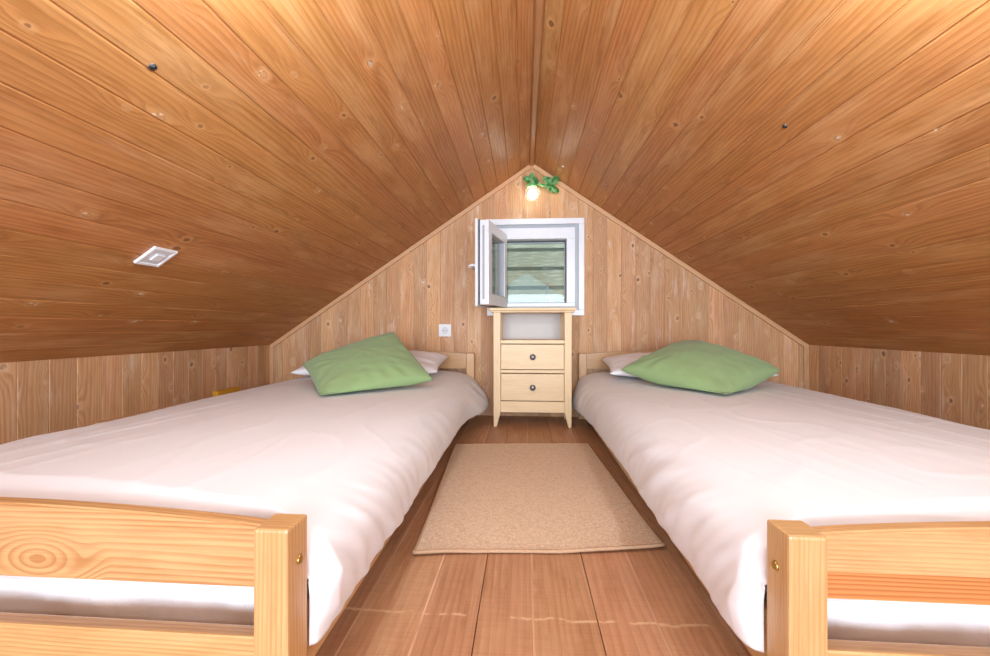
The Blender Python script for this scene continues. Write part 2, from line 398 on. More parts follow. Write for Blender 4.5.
bpy.data.objects['ceiling_left'].name = 'ceiling'
bpy.data.objects['ceiling_right'].name = 'ceiling.001'
# knee walls
for nm, xa, xb, zt in (('wall_left', XL - 0.014, XL, ZL + 0.004), ('wall_right', XR, XR + 0.014, ZR + 0.004)):
    mb = MB(); y = YF
    while y < YB:
        pw = P + random.uniform(-0.006, 0.006); gp = random.choice((0.0005, 0.0012, 0.0025))
        mb.box((xa, y, 0), (xb, min(y + pw - gp, YB), zt + random.uniform(-0.003, 0.0)), axis=2, bevel=0.0014)
        if y + pw + 0.004 < YB: mb.box((xa + 0.003, y + pw - 0.005, 0), (xb - 0.003, y + pw + 0.004, zt - 0.004), axis=2, bevel=0, mi=random.choice((0, 1, 1)))
        y += pw
    xo = xa if nm == 'wall_left' else xb
    mb.box((min(xo, xo) - (0.012 if nm == 'wall_left' else 0), YF, 0), (xo + (0.012 if nm == 'wall_right' else 0), YB, zt), axis=2, bevel=0)
    struct(mb.build(nm, [M['wall'], M['tongue']]))
# gable wall with the window opening
HX0, HX1, HZ0, HZ1 = XL + 17 * P, XL + 23 * P, 0.69, 1.20
mb = MB(); k = 0
while XL + k * P < XR:
    a, b = XL + k * P, min(XL + (k + 1) * P, XR + 0.01); k += 1
    tt = random.random(); gp = random.choice((0.0004, 0.001, 0.002, 0.003)); tm = random.choice((0, 1))
    segs = [(0, None)] if not (a > HX0 - 0.01 and b < HX1 + 0.01) else [(0, HZ0), (HZ1, None)]
    for z0, z1 in segs:
        if z1 is None:
            top = [(b, roof(b) + 0.01), (a, roof(a) + 0.01)]
            if a < XA < b: top = [(b, roof(b) + 0.01), (XA, ZA + 0.01), (a, roof(a) + 0.01)]
        else: top = [(b, z1), (a, z1)]
        top = [(min(q, b - gp), w) for q, w in top]
        mb.prism([(a, z0), (b - gp, z0)] + top, YB, YB + 0.014, axis=2, bevel=0.0014, tint=tt)
        mb.box((b - gp - 0.002, YB + 0.003, z0), (b + 0.002, YB + 0.012, (z1 or roof(b))), axis=2, bevel=0, mi=tm)
yb0, yb1 = YB + 0.0125, YB + 0.03
mb.prism([(XL - .02, 0), (HX0, 0), (HX0, roof(HX0) + .01), (XL - .02, ZL + .01)], yb0, yb1, bevel=0)
mb.prism([(HX1, 0), (XR + .02, 0), (XR + .02, ZR + .01), (HX1, roof(HX1) + .01)], yb0, yb1, bevel=0)
mb.prism([(HX0, 0), (HX1, 0), (HX1, HZ0), (HX0, HZ0)], yb0, yb1, bevel=0)
mb.prism([(HX0, HZ1), (HX1, HZ1), (HX1, roof(HX1) + .01), (XA, ZA + .01), (HX0, roof(HX0) + .01)], yb0, yb1, bevel=0)
mb.box((XL - .02, YB + .0205, -.06), (XR + .02, YB + .035, .01), bevel=0)
struct(mb.build('wall_back', [M['wall'], M['tongue']]))
# trims
def strip(mb, p, q, w, dpt, up, mat=None):
    p, q, up = Vector(p), Vector(q), Vector(up); d = (q - p); L = d.length; d.normalize(); up = (up - d * up.dot(d)).normalized(); s_ = d.cross(up)
    Mx = Matrix(((d.x, up.x, s_.x, p.x), (d.y, up.y, s_.y, p.y), (d.z, up.z, s_.z, p.z), (0, 0, 0, 1)))
    mb.box((0, -w / 2, -dpt / 2), (L, w / 2, dpt / 2), axis=0, bevel=min(w, dpt) * 0.25, seg=2, mat=Mx)
o_ = 0.014
for i, (x0, z0) in enumerate(((XL, ZL), (XR, ZR))):
    mb = MB(); nn = nL if i == 0 else nR
    a = Vector((x0, YB - 0.008, z0)) - nn * o_; b = Vector((XA, YB - 0.008, ZA)) - nn * o_
    strip(mb, a, b, 0.026, 0.016, nn)
    struct(mb.build('trim_%d' % (i + 1), M['trim']))
for i, (x, zt) in enumerate(((XL + 0.014, ZL), (XR - 0.014, ZR))):
    mb = MB(); mb.box((x - 0.014, YB - 0.012, 0), (x + 0.014, YB + 0.0, zt), axis=2, bevel=0.003)
    struct(mb.build('trim_%d' % (i + 3), M['trim']))
mb = MB(); mb.prism([(XA - 0.012, ZA - 0.026), (XA + 0.009, ZA - 0.026), (XA + 0.018, ZA - 0.01), (XA, ZA + 0.004), (XA - 0.019, ZA - 0.01)], YF, YB - 0.0, axis=1, bevel=0.002)
struct(mb.build('trim_5', M['ridge']))
mb = MB(); mb.box((XL, 1.5, 0), (XL + 0.018, YB - 0.014, 0.19), axis=1, bevel=0.003)
struct(mb.build('baseboard_left', M['trim']))

# ------------------------------------------------------------------ window
def ring(mb, x0, x1, z0, z1, w, y0, y1, bevel=0.003, wt=None, wb=None):
    wt = wt or w; wb = wb or w
    mb.box((x0, y0, z1 - wt), (x1, y1, z1), axis=0, bevel=bevel, seg=2); mb.box((x0, y0, z0), (x1, y1, z0 + wb), axis=0, bevel=bevel, seg=2)
    mb.box((x0, y0, z0 + wb), (x0 + w, y1, z1 - wt), axis=2, bevel=bevel, seg=2); mb.box((x1 - w, y0, z0 + wb), (x1, y1, z1 - wt), axis=2, bevel=bevel, seg=2)
win = bpy.data.objects.new('window_1', None); C.objects.link(win); win.location = (0.07, YB, 0.638); struct(win)
WX0, WX1, WZ0, WZ1 = -0.235, 0.376, 0.638, 1.249
mb = MB(); ring(mb, WX0, WX1, WZ0, WZ1, 0.036, YB - 0.022, YB - 0.0005); mb.build('casing', M['pvc'], win)
mb = MB(); ring(mb, WX0 + 0.036, WX1 - 0.036, WZ0 + 0.036, WZ1 - 0.036, 0.022, YB - 0.004, YB + 0.05, 0.002); mb.build('frame_rebate', M['grey_pvc'], win)
mb = MB(); ring(mb, WX0 + 0.056, WX1 - 0.056, WZ0 + 0.056, WZ1 - 0.056, 0.052, YB - 0.012, YB + 0.055, wt=0.070, wb=0.024); mb.build('window_frame', M['pvc'], win)
GX0, GX1, GZ0, GZ1 = WX0 + 0.108, WX1 - 0.108, WZ0 + 0.080, WZ1 - 0.132
mb = MB(); ring(mb, GX0 - 0.005, GX1 + 0.005, GZ0 - 0.012, GZ1 + 0.006, 0.009, YB + 0.052, YB + 0.062, 0.001); mb.build('gasket', M['gasket'], win)
mb = MB(); ring(mb, GX0 - 0.02, GX1 + 0.02, GZ0 - 0.02, GZ1 + 0.02, 0.028, YB + 0.060, YB + 0.080, 0.002); mb.build('outer_frame', M['grey_pvc'], win)
mb = MB(); mb.box((GX0, YB + 0.066, GZ0), (GX1, YB + 0.072, GZ1), bevel=0); mb.build('pane', M['glass'], win)
# shutter behind the glass: wide overlapping boards
sh = thing('window_shutter', (0.07, YB + 0.13, 0.60), 'closed grey green shutter of wide horizontal boards outside the small window', 'shutter')
z = 0.60; i = 0
for z in (0.585, 0.712, 0.84, 0.966, 1.09):
    mb = MB(); mb.prism([(YB + 0.120, z), (YB + 0.135, z), (YB + 0.146, z + 0.104), (YB + 0.134, z + 0.104)], -0.24, 0.40, axis=0, plane='yz', bevel=0.002)
    mb.build('slat', M['shutter'], sh)
for xs in (-0.24, 0.36):
    mb = MB(); mb.box((xs, YB + 0.152, 0.56), (xs + 0.04, YB + 0.175, 1.22)); mb.build('stile', M['shutter'], sh)
mb = MB(); mb.box((-0.2, YB + 0.158, 0.56), (0.36, YB + 0.17, 1.22)); mb.build('backing_board', plain('dark_green_board', srgb(92, 116, 104), 0.7), sh)
mb = MB(); mb.tube([(0.155, YB + 0.112, 0.735), (0.155, YB + 0.108, 0.78), (0.155, YB + 0.112, 0.85)], 0.005); mb.box((0.142, YB + 0.11, 0.755), (0.168, YB + 0.122, 0.775)); mb.build('latch', M['chrome'], sh)
# open sash, hinged at the left
hx, hy = -0.135, YB - 0.012
SW, SH = 0.392, 0.462
def sash_mesh(fn, name, mat):
    mb = MB(); fn(mb); ang = math.radians(-102.5)
    for v in mb.bm.verts:
        pass
    Mx = Matrix.Translation((hx, hy, 0.688)) @ Matrix.Rotation(ang, 4, 'Z')
    mb.bm.transform(Mx)
    if name == 'sash': return mb.build(name, mat, win)
    o = mb.build(name, mat, sash); o.matrix_parent_inverse = Matrix.Identity(4); return o
# closed position: x 0..SW, y 0(inner, -y towards room)..
sash = sash_mesh(lambda m: ring(m, 0, SW, 0, SH, 0.062, -0.030, 0.030, 0.004), 'sash', M['pvc'])
sash['label'] = 'white sash swung open into the room'
sash_mesh(lambda m: ring(m, -0.008, SW + 0.008, -0.008, SH + 0.008, 0.02, -0.046, -0.031, 0.002), 'sash_lip', M['pvc'])
sash_mesh(lambda m: ring(m, 0.058, SW - 0.058, 0.058, SH - 0.058, 0.008, -0.020, 0.026, 0.001), 'glazing_bead', M['grey_pvc'])
sash_mesh(lambda m: m.box((0.062, -0.004, 0.062), (SW - 0.062, 0.004, SH - 0.062), bevel=0), 'pane', M['glass'])
sash_mesh(lambda m: ring(m, -0.0015, SW + 0.0015, -0.0015, SH + 0.0015, 0.004, -0.028, -0.02, 0), 'gasket', M['gasket'])
sash_mesh(lambda m: m.box((SW - 0.001, -0.006, 0.03), (SW + 0.001, 0.006, SH - 0.03), bevel=0.0005), 'lock_strip', M['grey_pvc'])
def handle(m):
    m.box((SW - 0.045, -0.056, SH / 2 - 0.07 + 0.03), (SW - 0.018, -0.046, SH / 2 + 0.04 + 0.0), bevel=0.003, seg=2)
    m.tube([(SW - 0.031, -0.05, SH / 2 - 0.01), (SW - 0.031, -0.085, SH / 2 - 0.01), (SW - 0.034, -0.092, SH / 2 - 0.014), (SW - 0.06, -0.094, SH / 2 - 0.016), (SW - 0.125, -0.094, SH / 2 - 0.02)], [0.008, 0.008, 0.009, 0.009, 0.007])
sash_mesh(handle, 'handle', M['plastic'])
for hz in (0.70, 1.09):
    mb = MB(); mb.lathe([(0.006, 0), (0.006, 0.05)], (hx - 0.004, hy - 0.014, hz)); mb.build('hinge', M['pvc'], sash, True).matrix_parent_inverse = Matrix.Identity(4)

# ------------------------------------------------------------------ nightstand
NX, NY0, NY1, NH = 0.047, 2.335, 2.605, 0.674
ns = thing('nightstand', (NX, 2.47, 0), 'tall pale pine nightstand with open shelf and two drawers below the window', 'nightstand')
hw_ = 0.221
mb = MB(); mb.box((NX - 0.244, NY0 - 0.018, NH - 0.016), (NX + 0.244, NY1 + 0.005, NH), bevel=0.004, seg=2)
mb.box((NX - 0.236, NY0 - 0.008, NH - 0.026), (NX + 0.236, NY1, NH - 0.0165), bevel=0.003); mb.build('tabletop', M['cabinet'], ns)
for sx in (-1, 1):
    for (ya, yb) in ((NY0, NY0 + 0.042), (NY1 - 0.042, NY1)):
        xo, xi = NX + sx * hw_, NX + sx * (hw_ - 0.042)
        poly = [(xo, NH - 0.026), (xi, NH - 0.026), (xi, 0.085), (xo - sx * 0.020, 0.0), (xo - sx * 0.002, 0.0)]
        mb = MB(); mb.prism(poly if sx > 0 else poly, ya, yb, axis=2, bevel=0.0025); mb.build('leg', M['cabinet'], ns)
    mb = MB(); xs = sorted((NX + sx * (hw_ - 0.006), NX + sx * (hw_ - 0.022)))
    mb.box((xs[0], NY0 + 0.042, 0.085), (xs[1], NY1 - 0.042, NH - 0.026), axis=1); mb.build('side_panel', M['cabinet'], ns)
ix0, ix1 = NX - hw_ + 0.042, NX + hw_ - 0.042
def nz(y): return 0.56 - (y - 328) * 0.00569
mb = MB(); mb.box((ix0 - 0.02, NY1 - 0.02, 0.09), (ix1 + 0.02, NY1 - 0.012, NH - 0.026)); mb.build('back_panel', M['panel'], ns)
mb = MB(); mb.box((ix0, NY0 + 0.008, nz(343.6)), (ix1, NY1 - 0.021, nz(340))); mb.build('shelf', M['cabinet'], ns)
mb = MB(); mb.box((ix0, NY0 + 0.006, nz(372.8)), (ix1, NY0 + 0.03, nz(369.6))); mb.build('divider_rail', M['cabinet'], ns)
mb = MB(); mb.box((ix0, NY0 + 0.006, nz(412)), (ix1, NY0 + 0.026, nz(401)), uvoff=(.3, 0)); mb.build('bottom_rail', M['cabinet'], ns)
mb = MB(); mb.box((ix0, NY0 + 0.027, nz(410)), (ix1, NY1 - 0.021, nz(408))); mb.build('bottom_board', M['cabinet'], ns)
for (ya, yb) in ((344.4, 369.0), (373.6, 400.2)):
    mb = MB(); mb.box((ix0 + 0.002, NY0 + 0.004, nz(yb)), (ix1 - 0.002, NY0 + 0.022, nz(ya)), bevel=0.002)
    mb.box((ix0 + 0.01, NY0 + 0.0225, nz(yb) + 0.01), (ix1 - 0.01, NY1 - 0.03, nz(ya) - 0.01), bevel=0.001)
    d = mb.build('drawer', M['cabinet'], ns)
    mb = MB(); mb.lathe([(0.006, 0), (0.006, 0.010), (0.012, 0.013), (0.0165, 0.019), (0.0155, 0.025), (0.009, 0.028), (0.001, 0.029)], (NX + 0.002, NY0 + 0.004, (nz(ya) + nz(yb)) / 2), 'y-')
    kn = mb.build('knob', M['pewter'], d, True); kn.matrix_parent_inverse = Matrix.Identity(4); kn['label'] = 'round dark metal knob'
for o in list(ns.children):
    for c in o.children: c.matrix_parent_inverse = Matrix.Identity(4)

# ------------------------------------------------------------------ beds
def arch_board(x0, x1, zb, zt, rise, y0, y1, bot_rise=0.0):
    n = 28; pts = []
    for i in range(n + 1):
        q = i / n; pts.append((x0 + (x1 - x0) * q, zb + bot_rise * math.sin(PI * q)))
    for i in range(n, -1, -1):
        q = i / n; pts.append((x0 + (x1 - x0) * q, zt + rise * math.sin(PI * q) ** 0.8 if 0 < i < n else zt))
    mb = MB(); mb.prism(pts, y0, y1, axis=0, bevel=0.0, tint=0.0)
    ed = [e for e in mb.bm.edges if e.calc_face_angle(0) > 0.9]
    bmesh.ops.bevel(mb.bm, geom=ed, offset=0.003, segments=2, affect='EDGES')
    return mb
def bed(sg, xin, y0, Lb, Wb, label, panel_mat, seed):
    X = lambda u: xin + sg * u
    def bx(mb, u0, u1, ya, yb, z0, z1, axis=0, bevel=0.003, seg=2, **k):
        a, b = sorted((X(u0), X(u1))); return mb.box((a, ya, z0), (b, yb, z1), axis=axis, bevel=bevel, seg=seg, **k)
    y1 = y0 + Lb
    t = thing('bed', (X(Wb / 2), (y0 + y1) / 2, 0), label, 'bed', None)
    for u in (0, Wb - 0.048):
        bx(MB(), u, u + 0.048, y0, y0 + 0.050, 0, 0.295, axis=2, bevel=0.004).build('leg', M['bed'], t)
        bx(MB(), u, u + 0.048, y1 - 0.048, y1, 0, 0.404, axis=2, bevel=0.004).build('leg', M['bed'], t)
    a, b = sorted((X(0.048), X(Wb - 0.048)))
    arch_board(a, b, 0.204, 0.290, 0.020, y0 + 0.020, y0 + 0.042).build('footboard', panel_mat, t)
    o = MB(); o.box((a, y0 + 0.020, 0.05), (b, y0 + 0.042, 0.138), bevel=0.003, seg=2); o.build('foot_rail', M['bed'], t)
    arch_board(a, b, 0.308, 0.400, 0.022, y1 - 0.036, y1 - 0.014).build('headboard', M['bed'], t)
    o = MB(); o.box((a, y1 - 0.036, 0.10), (b, y1 - 0.014, 0.19), bevel=0.003, seg=2); o.build('head_rail', M['bed'], t)
    for u in (0.004, Wb - 0.028):
        bx(MB(), u, u + 0.024, y0 + 0.050, y1 - 0.048, 0.068, 0.165, axis=1).build('side_rail', M['bed'], t)
    for k in range(12):
        yy = y0 + 0.12 + k * (Lb - 0.3) / 11
        bx(MB(), 0.028, Wb - 0.028, yy, yy + 0.06, 0.070, 0.087, bevel=0.002).build('slat', M['bed'], t)
    # ledger carrying the slats is part of the rails; barrel nut on the inner foot leg
    mb = MB(); mb.lathe([(0.0065, -0.0005), (0.0065, 0.0025), (0.0045, 0.0032), (0.004, 0.001), (0.0005, 0.001)], (X(0), y0 + 0.027, 0.2425), 'x' if sg < 0 else 'x-')
    c = mb.build('bolt', M['brass'], t, True); c['label'] = 'round brass bolt head'
    return t
LX, LY = -0.308, 0.52
RX, RY = 0.336, 0.55
bed(-1, LX, LY, 2.06, 0.99, 'honey pine single bed left of the rug, footboard with oval knot', M['bed_left_panel'], 1)
bed(1, RX, RY, 2.06, 0.985, 'honey pine single bed right of the rug, footboard with reddish lower strip', M['bed_right_panel'], 2)

def catmull(pts, n):
    P_ = [pts[0]] + list(pts) + [pts[-1]]; seg = len(pts) - 1
    L = [math.dist(pts[i], pts[i + 1]) for i in range(seg)]; T = sum(L); out = []
    for k in range(n + 1):
        s = T * k / n; i = 0
        while i < seg - 1 and s > L[i]: s -= L[i]; i += 1
        q = min(1, s / L[i]); p0, p1, p2, p3 = P_[i:i + 4]
        out.append(tuple(0.5 * ((2 * b) + (-a + c) * q + (2 * a - 5 * b + 4 * c - d) * q * q + (-a + 3 * b - 3 * c + d) * q ** 3) for a, b, c, d in zip(p0, p1, p2, p3)))
    return out
def ss(a, b, x):
    q = max(0, min(1, (x - a) / (b - a))); return q * q * (3 - 2 * q)
def nz3(x, y, z): return noise.noise(Vector((x, y, z)))
def ridge_n(x, y, z):
    return (1 - abs(nz3(x, y, z)) * 2.2)
def bedspread(sg, xin, y0, Lb, label, flare, seed):
    prof = [(-0.008, 0.100), (-0.020, 0.145), (-0.022, 0.195), (-0.010, 0.235), (0.020, 0.268), (0.065, 0.285), (0.14, 0.296), (0.3, 0.304),
            (0.5, 0.307), (0.7, 0.303), (0.87, 0.293), (0.95, 0.275), (0.985, 0.24), (0.985, 0.19)]
    NS = 220; pr = catmull(prof, NS)
    for _ in range(60): pr = [pr[0]] + [tuple((a + 2 * b + c) / 4 for a, b, c in zip(pr[i - 1], pr[i], pr[i + 1])) for i in range(1, NS)] + [pr[-1]]
    yf, yh = y0 + 0.072, y0 + Lb - 0.066
    rows = [('f', q / 12) for q in range(12)] + [('m', (q / 330)) for q in range(331)] + [('h', (q + 1) / 8) for q in range(8)]
    bm = bmesh.new(); V = []
    for kind, q in rows:
        row = []
        for si, (u, z) in enumerate(pr):
            s = si / NS
            if kind == 'm': y = yf + 0.02 + (yh - yf - 0.04) * q
            elif kind == 'f': y = yf + 0.02 * ss(0, 1, q) ** 1
            else: y = yh - 0.02 + 0.02 * math.sqrt(q)
            drape = ss(0.10, 0.0, u)                         # 1 on the inner hanging side
            low = ss(0.27, 0.11, z) * drape
            far = ss(y0 + 1.35, y0 + 1.95, y)
            hem = 0.0 + 0.010 * nz3(y * 3.1, seed, 0) - 0.018 * far
            nearhem = ss(y0 + 0.35, y0 + 0.05, y)
            zz = z + (hem + 0.004 * nearhem) * low
            uu = u - flare * far * low ** 1.4
            # hanging folds, slanted
            fold = ridge_n(y * 5.5 + z * 9, z * 2.0, seed * 3.1) * 0.5 + nz3(y * 13 + z * 17, z * 5, seed) * 0.5 + nz3(y * 30 + z * 26, z * 12, seed + 5) * 0.22
            foldamp = 0.015 * (0.55 + 0.9 * ss(y0 + 0.9, y0 + 0.2, y) + 0.2 * far)
            side = ss(0.05, -0.02, u)
            uu -= side * foldamp * (fold + 0.15)
            uu = min(uu, 0.001 + max(0.0, z - 0.222) * 1.3) if u < 0.06 else uu
            # flat top wrinkles
            top = 1 - side
            wv = nz3(u * 2.2, y * 1.4, seed + 7) * 0.002 + max(0, ridge_n(u * 9 + y * 1.6, y * 1.1, seed + 3) - 0.72) * 0.008 * (0.3 + 1.6 * ss(0.45, 0.9, u)) \
                + max(0, ridge_n(u * 4 - y * 3.2, y * 2.4 + u * 3, seed + 13) - 0.75) * 0.005
            zz += top * wv
            if kind == 'f':
                hemf = 0.178 + 0.022 * nz3(u * 3.0, seed * 2, 5) + 0.012 * nz3(u * 9, seed, 1)
                lim = hemf + (0.292 - hemf) * math.sin(q * PI / 2)
                if u > 0.03: zz = min(zz, lim + 0.0)
                if u <= 0.03:
                    zz = min(zz, 0.275 + 0.02 * q) if z > 0.25 else zz
                    uu += (0.045 + 0.01 * nz3(z * 20, q * 3, seed)) * (1 - q) ** 1.6 * ss(0.03, 0.01, u) * ss(0.16, 0.20, z)
                    if z <= 0.2: uu = min(uu * ss(0, 1, q) ** 0.5, 0.0)
                y += -0.002 - 0.012 * ss(0, .5, q) * ss(1, .5, q) * (0.5 + nz3(u * 7, q * 2, seed)) + 0.008 * nz3(u * 6, q * 2, seed + 4) * (1 - q)
                y = max(y, y0 + 0.053) if u > 0.02 else max(y - 0.016 * (1 - q), y0 + 0.0515)
            elif kind == 'm' and q < 0.03:
                zz = min(zz, 0.292 + 0.018 * math.sqrt(q / 0.03)) if u > 0.02 else zz
            if kind == 'h': zz = min(zz, 0.30 - 0.09 * q) if u > 0.02 else zz
            if kind == 'm' and q > 0.985: zz = min(zz, 0.305)
            row.append(bm.verts.new((xin + sg * uu, y, zz)))
        V.append(row)
    for a, b in zip(V, V[1:]):
        for i in range(NS): bm.faces.new((a[i], a[i + 1], b[i + 1], b[i]))
    bmesh.ops.recalc_face_normals(bm, faces=bm.faces[:])
    # outward orientation
    up = sum(f.normal.z for f in bm.faces)
    if up < 0: bmesh.ops.reverse_faces(bm, faces=bm.faces[:])
    me = bpy.data.meshes.new('bedspread'); bm.to_mesh(me); bm.free()
    o = link('bedspread', me, M['sheet'], None, True)
    m = o.modifiers.new('thickness', 'SOLIDIFY'); m.thickness = 0.002; m.offset = -1
    tag(o, label, 'bedspread', None); return o
bedspread(-1, LX, LY, 2.06, 'smooth white bedspread draped over the left bed', 0.075, 1.0)
bedspread(1, RX, RY, 2.06, 'smooth white bedspread draped over the right bed', 0.022, 5.0)

def mattress(sg, xin, y0, label, seed):
    bm = bmesh.new(); bmesh.ops.create_cube(bm, size=1.0)
    lo = (min(xin + sg * 0.065, xin + sg * 0.915), y0 + 0.094, 0.0885); hi = (max(xin + sg * 0.065, xin + sg * 0.915), y0 + 1.98, 0.262)
    for v in bm.verts: v.co = Vector([lo[i] + (v.co[i] + 0.5) * (hi[i] - lo[i]) for i in range(3)])
    bmesh.ops.bevel(bm, geom=bm.edges[:], offset=0.015, segments=3, affect='EDGES', profile=0.5)
    # dense slices across the width so the foot end can crumple
    n = 80
    for i in range(1, n):
        x = lo[0] + (hi[0] - lo[0]) * i / n
        bmesh.ops.bisect_plane(bm, geom=bm.verts[:] + bm.edges[:] + bm.faces[:], plane_co=(x, 0, 0), plane_no=(1, 0, 0))
    for i in range(1, 12):
        z = lo[2] + 0.03 + (hi[2] - lo[2] - 0.06) * i / 12
        bmesh.ops.bisect_plane(bm, geom=bm.verts[:] + bm.edges[:] + bm.faces[:], plane_co=(0, 0, z), plane_no=(0, 0, 1))
    for v in bm.verts:
        if v.co.y < y0 + 0.135:
            x, y, z = v.co
            v.co.y += (nz3(x * 9 + z * 14, z * 22, seed) * 0.012 + max(0, ridge_n(x * 11 - z * 16, z * 12 + x * 4, seed + 2) - 0.6) * -0.012)
    me = bpy.data.meshes.new('mattress'); bm.to_mesh(me); bm.free()
    return tag(link('mattress', me, M['mattress'], None, True), label, 'mattress')
mattress(-1, LX, LY, 'white wrapped mattress seen through the gap in the left footboard', 1.0)
mattress(1, RX, RY, 'white wrapped mattress seen through the gap in the right footboard', 4.0)

# ------------------------------------------------------------------ pillows and cushions
def cushion(name, corners, thick, mat, label, cat, seed, pinch=0.10, sag=0.0, wr=0.004, zmin=None):
    A, B, Cc, D = [Vector(c) for c in corners]       # A-B near edge, D-C far edge
    N = 56; nrm = ((B - A).cross(D - A) + (Cc - D).cross(Cc - B)).normalized()
    if nrm.z < 0: nrm = -nrm
    bm = bmesh.new(); G = {}
    ctr = (A + B + Cc + D) / 4
    for side in (1, -1):
        for i in range(N + 1):
            for j in range(N + 1):
                if side == -1 and (i in (0, N) or j in (0, N)): G[side, i, j] = G[1, i, j]; continue
                a, b = i / N * 2 - 1, j / N * 2 - 1
                # edges bow inwards between the corners
                a2 = a * (1 - pinch * (1 - b * b)); b2 = b * (1 - pinch * (1 - a * a))
                u, v = (a2 + 1) / 2, (b2 + 1) / 2
                p = A * (1 - u) * (1 - v) + B * u * (1 - v) + Cc * u * v + D * (1 - u) * v
                h = (max(0, 1 - a * a) * max(0, 1 - b * b)) ** 0.42 * thick / 2
                r = math.hypot(a, b)
                edge = 1 - max(abs(a), abs(b))
                w = nz3(a * 2.3, b * 2.3, seed) * wr * 1.6 + nz3(a * 6 + b * 3, b * 5, seed + 2) * wr * 0.8
                # creases that run out to the corners
                w += math.sin(math.atan2(b, a) * 16 + seed + nz3(a * 2, b * 2, seed) * 4) * wr * 0.6 * ss(0.45, 1.0, r) * ss(0, 0.12, edge)
                w *= ss(0, 0.1, edge)
                q = p + nrm * (side * (h * (1.0 if side > 0 else 0.75)) + w)
                q.z -= sag * (a * a + b * b) * 0.5
                if zmin is not None:
                    q.z = max(q.z, zmin + (0.004 if side > 0 else 0.0))
                G[side, i, j] = bm.verts.new(q)
        for i in range(N):
            for j in range(N):
                f = [G[side, i, j], G[side, i + 1, j], G[side, i + 1, j + 1], G[side, i, j + 1]]
                bm.faces.new(f if side > 0 else f[::-1])
    bmesh.ops.recalc_face_normals(bm, faces=bm.faces[:])
    me = bpy.data.meshes.new(name); bm.to_mesh(me); bm.free()
    return tag(link(name, me, mat, None, True), label, cat)
def wp(px, py, d):   # a point of the room from its bearing and distance, used while measuring
    l = (px - 495) / 413.0; s_, c_ = 0.0700, 0.99755
    return (d * (-s_ + c_ * l), d * (c_ + s_ * l), 0.56 + (328 - py) / 413.0 * d)
cushion('pillow', [(-1.205, 2.05, 0.328), (-0.44, 2.08, 0.335), (-0.455, 2.49, 0.385), (-1.18, 2.49, 0.37)], 0.15, M['pillow'],
        'white pillow lying under the green cushion on the left bed', 'pillow', 3, pinch=0.05, zmin=0.316)
cushion('pillow', [(0.42, 2.06, 0.335), (1.215, 2.06, 0.335), (1.20, 2.50, 0.37), (0.46, 2.52, 0.37)], 0.14, M['pillow'],
        'white pillow lying under the green cushion on the right bed', 'pillow', 8, pinch=0.05, zmin=0.316)
cushion('cushion', [wp(320, 402, 1.47), wp(434, 380, 1.80), wp(394, 332, 2.13), wp(302, 365, 1.86)], 0.14, M['cushion'],
        'plain green cushion leaning on the white pillow of the left bed', 'cushion', 1, pinch=0.05, zmin=0.318)
cushion('cushion', [wp(620, 370, 1.93), wp(727, 403, 1.49), wp(781, 371, 1.75), wp(688, 341, 2.12)], 0.17, M['cushion'],
        'plain green cushion lying on the white pillow of the right bed', 'cushion', 6, pinch=0.05, zmin=0.318)

# ------------------------------------------------------------------ rug
rc = [(-0.268, 0.994), (0.350, 1.066), (0.305, 2.00), (-0.326, 1.945)]
bm = bmesh.new(); NU, NV = 60, 90; g = []
rug_o = thing('rug', (0.01, 1.5, 0), 'flat beige woven rug on the floorboards between the beds', 'rug')
def rugp(u, v, dz=0):
    A, B, D_, E = [Vector((x, y, 0)) for x, y in rc]
    p = A * (1 - u) * (1 - v) + B * u * (1 - v) + D_ * u * v + E * (1 - u) * v
    p.y += 0.006 * math.sin(u * 7) * (1 - v) ** 6
    lift = 0.004 * (1 - v) ** 14 * (0.4 + max(0, math.sin(u * 9 + 1))) + 0.006 * max(0, u - 0.8) * 5 * (1 - v) ** 10
    p.z = 0.001 + lift + dz; return p
top = [[bm.verts.new(rugp(i / NU, j / NV, 0.007)) for j in range(NV + 1)] for i in range(NU + 1)]
bot = [[bm.verts.new(rugp(i / NU, j / NV, 0.0)) for j in range(NV + 1)] for i in range(NU + 1)]
for i in range(NU):
    for j in range(NV):
        bm.faces.new((top[i][j], top[i + 1][j], top[i + 1][j + 1], top[i][j + 1])); bm.faces.new((bot[i][j], bot[i][j + 1], bot[i + 1][j + 1], bot[i + 1][j]))
for i in range(NU):
    bm.faces.new((bot[i][0], bot[i + 1][0], top[i + 1][0], top[i][0])); bm.faces.new((bot[i][NV], top[i][NV], top[i + 1][NV], bot[i + 1][NV]))
for j in range(NV):
    bm.faces.new((bot[0][j], top[0][j], top[0][j + 1], bot[0][j + 1])); bm.faces.new((bot[NU][j], bot[NU][j + 1], top[NU][j + 1], top[NU][j]))
me = bpy.data.meshes.new('woven_field'); bm.to_mesh(me); bm.free(); link('woven_field', me, M['rug'], rug_o)
mb = MB(); pts = [rugp(i / NU, 0, 0.0045) for i in range(NU + 1)] + [rugp(1, j / NV, 0.0045) for j in range(1, NV + 1)] + [rugp(i / NU, 1, 0.0045) for i in range(NU - 1, -1, -1)] + [rugp(0, j / NV, 0.0045) for j in range(NV - 1, 0, -1)]
mb.tube(pts + [pts[0]], 0.0046, 8); mb.build('edge_binding', M['rug_edge'], rug_o, True)

